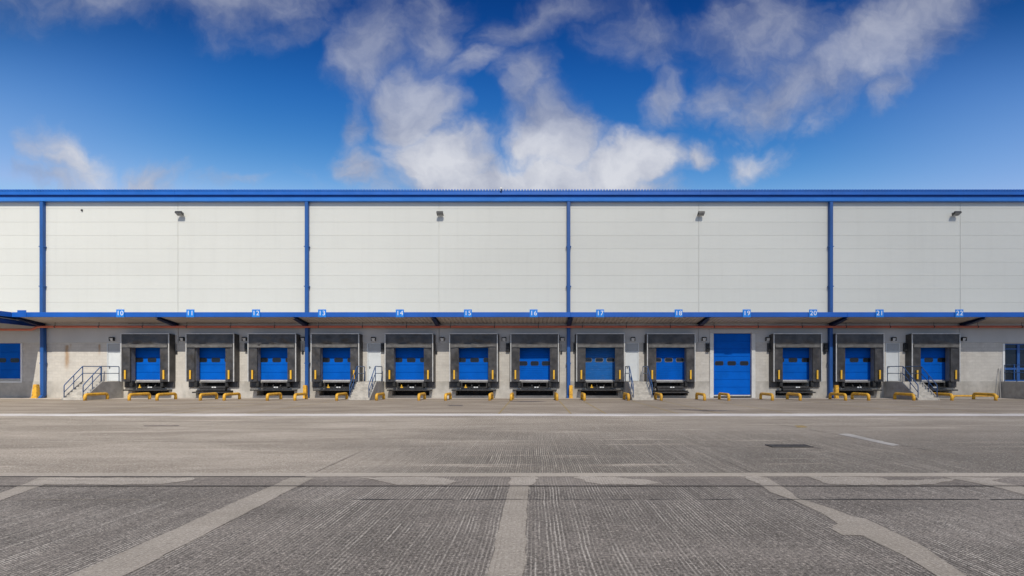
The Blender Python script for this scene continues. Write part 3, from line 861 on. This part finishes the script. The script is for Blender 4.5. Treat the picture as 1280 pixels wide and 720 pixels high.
# ================================================================ THE YARD
GM = {}
def far_mask(w, x, y):
    a = w.ramp(w.math('ABSOLUTE', w.math('SUBTRACT', x, 2.5)), 4, 10.5, 1, .14)
    return w.math('MULTIPLY', a, w.ramp(y, 11, 22, 1, .35))
GM['base'] = ground_mat('yard ground', (.40, .33, .265), (.47, .40, .33), 0, (1, 1, 1))
GM['near'] = ground_mat('brushed concrete bay', (.150, .130, .107), (.285, .247, .205), 1.0, (.76, .69, .58), None, .5, 1.3, 1.0)
GM['bandg'] = ground_mat('band between joints', (.185, .158, .130), (.33, .285, .235), .9, (.62, .55, .46), None, .6, .8, .8)
GM['dash'] = ground_mat('worn paint dash', (.36, .33, .29), (.58, .54, .48), 0, (1, 1, 1), None, .6, .5)
GM['mid'] = ground_mat('worn concrete yard', (.345, .285, .218), (.540, .455, .358), 1.5, (.66, .58, .47), far_mask, .9, .9, .95, (.118, .101, .083))
GM['apron'] = ground_mat('dark apron', (.285, .232, .172), (.42, .35, .27), 0, (1, 1, 1), None, .7, .3)
GM['edge'] = ground_mat('pale dusty edge', (.47, .41, .34), (.58, .51, .44), 0, (1, 1, 1), None, .4, .25)
GM['strip'] = ground_mat('pale concrete strip', (.42, .362, .285), (.55, .478, .385), 0, (1, 1, 1), None, .5, .4)
GM['mortar'] = ground_mat('mortar joint', (.345, .298, .236), (.46, .40, .325), .6, (.54, .47, .40), None, .4, .5, .4)
GM['patch'] = ground_mat('worn mortar patch', (.37, .318, .256), (.53, .46, .375), .6, (.62, .55, .46), None, .7, .7, .6)
GM['white'] = ground_mat('worn white strip', (.62, .56, .50), (.86, .80, .73), 0, (1, 1, 1), None, .8, .4)
GM['slot'] = mat('slot drain dark', (.025, .023, .021), .9, var=.4, scale=5)
GM['tar'] = mat('tar joint', (.045, .042, .04), .8, var=.5, scale=6, dirt=(.25, .23, .2), dirt_amt=.5)
GM['oil'] = mat('oil stain', (.085, .074, .066), .7, var=.4, scale=3)
GM['stain'] = mat('dark joint fill', (.17, .14, .115), .85, var=.35, scale=4)
GM['yline'] = mat('faded yellow line', (.36, .255, .09), .85, var=.3, scale=5, dirt=(.22, .19, .16), dirt_amt=.8)

def sheet(name, x0, x1, y0, y1, z, material):
    mb = MB(); mb.quad((x0, y0, z), (x1, y0, z), (x1, y1, z), (x0, y1, z))
    return struct(mb.obj(name, material))
def ragged(name, outline, z, material, amp=.03, step=.25, seed=0):
    """thin patch on the ground with an uneven edge"""
    pts = []
    for i, a in enumerate(outline):
        b = outline[(i + 1) % len(outline)]
        L = math.hypot(b[0] - a[0], b[1] - a[1]); n = max(1, int(L / step))
        nx, ny = -(b[1] - a[1]) / max(L, 1e-6), (b[0] - a[0]) / max(L, 1e-6)
        for j in range(n):
            q = j / n; x = a[0] + (b[0] - a[0]) * q; y = a[1] + (b[1] - a[1]) * q
            d = amp * (noise.noise(Vector((x * 3.1, y * 3.1, seed))) + .5 * noise.noise(Vector((x * 9, y * 9, seed + 5))) + .35 * noise.noise(Vector((x * 27, y * 27, seed + 9))))
            pts.append((x + nx * d, y + ny * d, z))
    mb = MB(); mb.poly(pts); me = mb.mesh(name, material)
    import bmesh
    bm = bmesh.new(); bm.from_mesh(me); bmesh.ops.triangulate(bm, faces=bm.faces[:])
    for f in bm.faces:
        if f.normal.z < 0: f.normal_flip()
    bm.to_mesh(me); bm.free()
    return struct(link(name, me))

sheet('ground', -500, 500, -400, 600, -.012, GM['base'])
D1, D2, D3, D4 = 8.84, 9.72, 10.02, 24.35
sheet('near_concrete', -70, 70, -40, D1, -.008, GM['near'])
sheet('joint_band', -70, 70, D1, D2, -.008, GM['bandg'])
sheet('yard_concrete', -70, 70, D2, 25.2, -.008, GM['mid'])
sheet('dock_apron', -70, 70, 25.2, 39.3, -.008, GM['apron'])
ragged('apron_edge', [(-70, 39.0), (-33, 38.9), (-24, 39.6), (-5, 39.4), (12, 39.5), (24, 39.2), (70, 38.8), (70, YW + .1), (-70, YW + .1)], -.004, GM['edge'], .12, .8, 3)
ragged('white_strip', [(-70, 23.45), (70, 23.45), (70, 24.75), (-70, 24.75)], -.004, GM['white'], .16, .45, 4)
ragged('pale_strip', [(-70, D2 - .05), (70, D2 - .05), (70, D3), (-70, D3)], -.004, GM['strip'], .02, .4, 5)
ragged('slot_joint', [(-70, D1 - .022), (70, D1 - .022), (70, D1 + .022), (-70, D1 + .022)], 0, GM['slot'], .006, .3, 6)
ragged('slot_joint', [(-70, D2 - .085), (-4.1, D2 - .085), (-4.1, D2 - .05), (-70, D2 - .05)], 0, GM['tar'], .006, .3, 7)
# thin cross joint, part open and part filled
x = -30.0
jr = random.Random(4); jy = 7.9
while x < 30:
    L = jr.uniform(.6, 2.6); mtl = jr.choice([GM['tar'], GM['tar'], GM['mortar'], GM['strip']]); w_ = jr.choice([.006, .009, .014])
    if 3.2 < x < 12: mtl = GM['tar']; w_ = .016
    ragged('cross_joint', [(x, jy - w_), (x + L, jy - w_), (x + L, jy + w_), (x, jy + w_)], 0 if mtl is GM['tar'] else -.002, mtl, .008, .1, x)
    x += L + jr.uniform(-.0, .25)
# bay joints filled with mortar, running away from the viewer
def run(pts, name='bay_joint', z=-.003, amp=.022, mtl=None): ragged(name, pts, z, mtl or GM['mortar'], amp, .12, len(pts))
g = G
run([g(40, 740), g(116, 740), g(392, 597), g(362, 597)])
run([g(604, 745), g(654, 745), g(661, 597), g(639, 597)])
run([g(1238, 740), g(1150, 680), g(1082, 648), g(1068, 646), g(1040, 635), g(1026, 631), g(996, 622), g(990, 616), g(960, 597),
     g(928, 592.5), g(940, 597), g(963, 615), g(990, 624), g(1027, 641), g(1047, 654), g(1041, 657.5), g(1040, 661), g(1052, 668), g(1078, 669), g(1130, 694), g(1185, 728), g(1200, 740)], amp=.012)
run([g(-60, 640), g(-40, 640), g(80, 596.5), g(50, 596.5)])
run([g(1252, 610), g(1300, 624), g(1330, 624), g(1275, 607), g(1215, 596), g(1180, 596)])
for xj in (-15.8, -11.9, 11.8, 15.7): ragged('bay_joint', [(xj - .16, -20), (xj + .16, -20), (xj + .16, D1), (xj - .16, D1)], -.003, GM['mortar'], .02, .3, xj)
for xj in (-4.1, -.1): ragged('bay_joint', [(xj - .16, -20), (xj + .16, -20), (xj + .16, 4.5), (xj - .16, 4.5)], -.003, GM['mortar'], .02, .2, xj)
# spilled mortar between the two slots
def patch(pts, s): ragged('mortar_patch', [g(*p) for p in pts], -.002, GM['patch'], .02 if s == 17 else .08, .04, s)
patch([(452, 596.5), (500, 605.5), (560, 605.8), (572, 601), (556, 598), (540, 596)], 11)
patch([(640, 596), (636, 605), (664, 606), (672, 601), (668, 596)], 12)
patch([(720, 596), (732, 603), (760, 605), (800, 605.5), (828, 604), (812, 600), (770, 596)], 13)
patch([(925, 592), (942, 604), (962, 606), (958, 598)], 14)
patch([(1010, 596), (1034, 604), (1070, 607), (1140, 606), (1195, 602), (1192, 598), (1150, 599.5), (1110, 600), (1100, 597), (1060, 595.5)], 15)
patch([(60, 597), (30, 606), (200, 605), (242, 600), (240, 597)], 16)
patch([(1205, 597), (1235, 605), (1262, 606), (1240, 600), (1262, 597)], 17)
# faint saw-cut joints across the yard
for d, w_ in ((13.7, .008), (18.6, .010), (29.5, .012)):
    x = -45.0
    while x < 45:
        L = R.uniform(3, 14)
        ragged('saw_joint', [(x, d - w_), (x + L, d - w_), (x + L, d + w_), (x, d + w_)], -.004, GM['stain'], .02, .8, d + x)
        x += L + R.uniform(2, 12)
for xj, ya, yb in ((-4.1, 10.1, 13), (4.05, 10.1, 12.2), (20.0, 14, 22)):
    ragged('saw_joint', [(xj - .008, ya), (xj + .008, ya), (xj + .008, yb), (xj - .008, yb)], -.004, GM['stain'], .02, .5, xj)
# long crack-filled joint at the right, white dash, oil marks, yellow lane lines
for q in range(7):
    ax, ay = 955 + q * 47, 527.3 + q * 8.0; bx, by = ax + 44, ay + 7.6
    (p0x, p0y), (p1x, p1y) = g(ax, ay), g(bx, by); w_ = (.012, .02, .009, .014, .022, .012, .018)[q]
    ragged('crack', [(p0x, p0y - w_), (p1x, p1y - w_), (p1x, p1y + w_), (p0x, p0y + w_)], -.003, GM['stain'] if q < 4 else GM['oil'], .03, .2, 22 + q)
ragged('white_dash', [g(1047, 542.5), g(1116, 557.2), g(1125, 556.2), g(1060, 541.8)], -.002, GM['dash'], .03, .12, 23)
for pts, s in (([(180, 531.6), (222, 531.5), (224, 532.4), (182, 532.6)], 31), ([(560, 506.2), (578, 506), (578, 507.4), (562, 507.6)], 32),
               ([(636, 501.4), (668, 501), (684, 501.9), (660, 502.6), (640, 502.4)], 33), ([(832, 510.5), (870, 511.8), (900, 512.5), (930, 513.6), (880, 514.2)], 34),
               ([(1008, 557.6), (1032, 560.6), (1026, 560.8), (1004, 558)], 35)):
    ragged('oil_stain', [g(*p) for p in pts], -.003, GM['stain'], .10, .25, s)
for k in DOCKS:
    for s_ in (-1, 1):
        x = DOCKS[k] + s_ * 1.66
        if k in (12, 13, 16, 18, 17, 20):
            ragged('yellow_line', [(x - .035, 24.8), (x + .035, 24.8), (x + .035, 36.5), (x - .035, 36.5)], -.003, GM['yline'], .02, .3, k + s_)
ragged('yellow_line', [g(996, 534.5), g(1010, 534), g(1004, 531.6), g(994, 531.8)], -.003, GM['yline'], .06, .2, 41)
# cast iron cover
cx, cy = G(986, 557.6)
t = thing('drain_cover', 'rectangular dark iron drain cover set in the yard near the white dash', 'drain cover', (cx, cy, 0))
mb = MB()
for i in range(11):
    mb.box(-.46 + i * .084, -.40 + i * .084, -.18, .18, -.003, .014)
mb.obj('grate', M['iron'], t)
mb = MB(); mb.box(-.51, .51, -.23, .23, -.006, .002); mb.box(-.51, .51, -.23, -.19, .002, .016); mb.box(-.51, .51, .19, .23, .002, .016)
mb.box(-.51, -.475, -.19, .19, .002, .016); mb.box(.475, .51, -.19, .19, .002, .016)
mb.obj('frame', M['iron'], t)

# ================================================================ SKY
SUN = Vector((.15, -1.0, .98)).normalized()
EL = math.asin(SUN.z); ROT = math.atan2(SUN.x, SUN.y)
SKY_STR = .11
world = bpy.data.worlds.new('World'); scene.world = world; world.use_nodes = True
nt = world.node_tree; w = NT(nt)
for n_ in list(nt.nodes): nt.nodes.remove(n_)
out = w.n('ShaderNodeOutputWorld'); bg = w.n('ShaderNodeBackground'); w.link(bg.outputs[0], out.inputs[0])
sky = w.n('ShaderNodeTexSky'); sky.sky_type = 'NISHITA'; sky.sun_disc = False
sky.sun_elevation = EL; sky.sun_rotation = ROT; sky.air_density = 1.0; sky.dust_density = .3; sky.ozone_density = 3.0
tc = w.n('ShaderNodeTexCoord'); dirv = tc.outputs['Generated']
dx, dy, dz = w.sep(dirv)
# deepen the clear blue, as through a polarising filter
sc = w.n('ShaderNodeVectorMath', operation='SCALE'); w.link(sky.outputs[0], sc.inputs[0]); sc.inputs['Scale'].default_value = .16
gm = w.n('ShaderNodeGamma'); w.link(sc.outputs[0], gm.inputs[0]); gm.inputs[1].default_value = 1.75
cr, cg, cb = w.sep(gm.outputs[0])
K = 9.0 * .11
def grade(c, ref, tgt, e, cap):
    q = w.math('POWER', w.math('MINIMUM', w.math('MULTIPLY', c, K / ref), cap), e)
    return w.math('MULTIPLY', q, tgt / SKY_STR)
blue = w.comb(grade(cr, .10, .150, 3.0, 1.3), grade(cg, .25, .36, 1.55, 1.4), grade(cb, .65, .72, .87, 1.6))
# cloud field: far-off cloud bank in front, mixed cloud elsewhere
ey = w.math('MAXIMUM', dy, .05)
u = w.math('DIVIDE', dx, ey); v = w.math('DIVIDE', dz, ey)
uv = w.comb(u, v, 0)
nz = w.n('ShaderNodeTexNoise'); w.link(uv, nz.inputs['Vector']); nz.inputs['Scale'].default_value = 4.5; nz.inputs['Detail'].default_value = 5
dark = w.math('SUBTRACT', 1, w.math('MULTIPLY', w.math('MULTIPLY', w.ramp(v, .50, .74), w.ramp(dy, .1, .4)), .30))
blue = w.vmath('SCALE', blue, scale=dark)
edge_p = w.math('MULTIPLY', w.math('MULTIPLY', w.ramp(w.math('ABSOLUTE', w.math('ADD', u, .05)), .45, 1.05), w.ramp(v, .72, .30)), .5)
edge_p = w.math('MULTIPLY', edge_p, w.ramp(dy, .1, .4))
blue = w.mix(edge_p, blue, (2.6, 3.9, 7.4))
wob = w.vmath('SCALE', w.vmath('SUBTRACT', nz.outputs['Color'], (.5, .5, .5)), scale=.22)
nz2 = w.n('ShaderNodeTexNoise'); w.link(uv, nz2.inputs['Vector']); nz2.inputs['Scale'].default_value = 16; nz2.inputs['Detail'].default_value = 6
wob2 = w.vmath('SCALE', w.vmath('SUBTRACT', nz2.outputs['Color'], (.5, .5, .5)), scale=.06)
uvd = w.vmath('ADD', w.vmath('ADD', uv, wob), wob2)
def blob_sum(blobs):
    tot = None
    for px, py, rx, ry, rot, wt in blobs:
        c = ((px - VX) / F, (VY - py) / F, 0)
        mp = w.n('ShaderNodeMapping', vector_type='TEXTURE'); w.link(uvd, mp.inputs[0])
        mp.inputs['Location'].default_value = c; mp.inputs['Rotation'].default_value = (0, 0, math.radians(rot))
        mp.inputs['Scale'].default_value = (rx / F, ry / F, 1)
        k = w.math('MULTIPLY', w.ramp(w.vmath('LENGTH', mp.outputs[0]), 1.0, 0.0), wt)
        tot = k if tot is None else w.math('MAXIMUM', tot, k)
    return tot
BLOBS = [  # px, py, half width, half height, tilt, density
    (645, 240, 320, 78, 0, 1.3), (775, 198, 125, 66, 8, 1.3), (690, 165, 110, 95, -30, 1.15), (545, 205, 140, 80, 0, 1.2), (450, 215, 65, 65, 0, .75),
    (520, 130, 95, 110, -20, 1.1), (465, 55, 95, 120, -25, 1.0), (545, 30, 70, 120, 10, .9), (600, 78, 75, 45, 30, .85), (440, 160, 45, 75, 0, .66),
    (655, 105, 65, 110, -10, 1.0), (640, 25, 90, 60, 20, .85), (700, 8, 140, 36, 10, .75), (860, 190, 58, 42, 20, .85), (800, 35, 110, 80, -35, .85), (840, 110, 55, 80, -20, .68),
    (240, -20, 330, 92, 4, 1.05), (350, 25, 130, 50, 10, .6), (100, 0, 110, 40, 0, .7),
    (1100, 45, 230, 120, 36, 1.2), (1010, 95, 190, 72, 22, 1.05), (960, 40, 150, 90, 0, .85), (1180, -10, 190, 80, 30, 1.0), (905, 110, 80, 55, 40, .72), (1110, 125, 85, 50, 50, .72),
    (955, 192, 80, 46, 0, .66), (88, 208, 110, 66, -20, .85), (185, 218, 95, 46, 0, .66), (60, 228, 110, 36, 0, .7), (300, 235, 140, 22, 0, .3),
]
GLOW = [(785, 195, 110, 62, 0, .8), (530, 205, 100, 70, -20, .65), (690, 200, 130, 60, 0, .5), (560, 120, 80, 80, 0, .35), (1090, 45, 130, 80, 35, .42),
        (100, 195, 110, 70, -20, .6), (950, 190, 70, 45, 0, .4), (600, 80, 60, 40, 30, .3), (865, 185, 50, 40, 0, .45)]
dens0 = blob_sum(BLOBS)
fb = w.noise(uvd, 4.6, 12, .60)
fbs = w.noise(uvd, 14, 10, .64)
glow = blob_sum(GLOW)
dens = w.math('ADD', dens0, w.math('MULTIPLY', w.math('SUBTRACT', fb, .5), 1.15))
dens = w.math('ADD', dens, w.math('MULTIPLY', w.math('SUBTRACT', fbs, .5), .60))
low = w.ramp(v, .62, .36)
dcr = w.math('SUBTRACT', w.math('MULTIPLY', dens, w.math('MULTIPLY_ADD', low, .45, 1)), w.math('MULTIPLY', low, .16))
front = w.math('MULTIPLY', w.ramp(dcr, .07, 1.12), w.math('MULTIPLY_ADD', low, .30, .66))
front = w.math('MULTIPLY', front, w.ramp(dens0, .0, .16))
fr = w.ramp(dy, .12, .3)
fb3 = w.noise(dirv, 2.6, 10, .6)
back = w.math('MULTIPLY', w.ramp(fb3, .40, .60), .9)
cover = w.math('ADD', w.math('MULTIPLY', front, fr), w.math('MULTIPLY', back, w.math('SUBTRACT', 1, fr)), clamp=True)
# thickness decides how grey, low banks catch most sun
up = w.vmath('ADD', uvd, (.015, .05, 0))
fb_up = w.noise(up, 4.6, 12, .60)
relief = w.math('MULTIPLY', w.math('SUBTRACT', fb, fb_up), 1.5)
lit = w.math('ADD', w.math('ADD', w.math('ADD', w.math('MULTIPLY_ADD', low, .22, .22), w.math('MULTIPLY', glow, .75)), relief), w.math('MULTIPLY', w.ramp(dens, .5, 1.3), .10), clamp=True)
lit = w.math('MULTIPLY_ADD', w.math('SUBTRACT', 1, fr), .25, lit, clamp=True)
ccol = w.mix(lit, (1.5, 1.85, 3.1), (6.5, 6.55, 6.9))
col = w.mix(w.math('MULTIPLY', cover, .97), blue, ccol)
w.link(col, bg.inputs['Color']); bg.inputs['Strength'].default_value = SKY_STR

# ================================================================ ADDED CLOUD, OUT OF VIEW
# cloud added out of view, thickness shaped to dim the sun towards the right
alt = 300.0
ox, oy = SUN.x / SUN.z * alt, SUN.y / SUN.z * alt
mb = MB(); NX, NY = 60, 46
def sstep(a, b, q):
    q = max(0, min(1, (q - a) / (b - a))); return q * q * (3 - 2 * q)
for side in (1, -1):
    for iy in range(NY + 1):
        for ix in range(NX + 1):
            gx = -60 + 330 * ix / NX; gy = -170 + 380 * iy / NY      # where on the yard this column shades
            th = max(0, min(1, (gx + 46) / 110)) ** 1.15 * sstep(270, 170, gx) * sstep(-170, -90, gy) * sstep(210, 130, gy)
            th *= 60 * (1 + .22 * noise.noise(Vector((gx * .012, gy * .012, 3))) + .10 * noise.noise(Vector((gx * .05, gy * .05, 8))))
            mb.v.append((gx + ox, gy + oy, alt + (th * .72 if side > 0 else -th * .28) + side * .05))
o2 = (NX + 1) * (NY + 1)
for iy in range(NY):
    for ix in range(NX):
        a = iy * (NX + 1) + ix
        mb.f.append((a, a + 1, a + NX + 2, a + NX + 1)); mb.smooth.append(True)
        mb.f.append((o2 + a, o2 + a + NX + 1, o2 + a + NX + 2, o2 + a + 1)); mb.smooth.append(True)
rim = [i for i in range(NX + 1)] + [i * (NX + 1) + NX for i in range(1, NY + 1)] + [NY * (NX + 1) + i for i in range(NX - 1, -1, -1)] + [i * (NX + 1) for i in range(NY - 1, 0, -1)]
for i, a in enumerate(rim):
    b = rim[(i + 1) % len(rim)]; mb.f.append((a, b, b + o2, a + o2)); mb.smooth.append(False)
m = bpy.data.materials.new('cloud vapour'); m.use_nodes = True
for n_ in list(m.node_tree.nodes): m.node_tree.nodes.remove(n_)
mo = m.node_tree.nodes.new('ShaderNodeOutputMaterial'); pv = m.node_tree.nodes.new('ShaderNodeVolumePrincipled')
m.node_tree.links.new(pv.outputs[0], mo.inputs['Volume'])
pv.inputs['Color'].default_value = (.95, .95, .96, 1); pv.inputs['Density'].default_value = .0125; pv.inputs['Anisotropy'].default_value = .5
co_ = mb.obj('shading_cloud', m); co_['kind'] = 'structure'

# ================================================================ SUN, CAMERA, VIEW
sl = bpy.data.lights.new('sun', 'SUN'); sl.energy = 4.4; sl.angle = math.radians(.53); sl.color = (1, .94, .83)
so = bpy.data.objects.new('sun', sl); COL.objects.link(so); so.location = (10, -30, 40)
so.rotation_euler = (-SUN).to_track_quat('-Z', 'Y').to_euler()
cam = bpy.data.cameras.new('camera'); co = bpy.data.objects.new('camera', cam); COL.objects.link(co)
co.location = (0, 0, EYE); co.rotation_euler = (math.radians(90), 0, 0)
cam.sensor_width = 36; cam.lens = 36 * F / 1280
cam.shift_x = -(VX - 640) / 1280; cam.shift_y = (VY - 360) / 1280
cam.clip_end = 2000
scene.camera = co
scene.view_settings.view_transform = 'Standard'; scene.view_settings.look = 'None'
scene.view_settings.exposure = 0.0; scene.view_settings.gamma = 1
scene.view_settings.use_curve_mapping = False
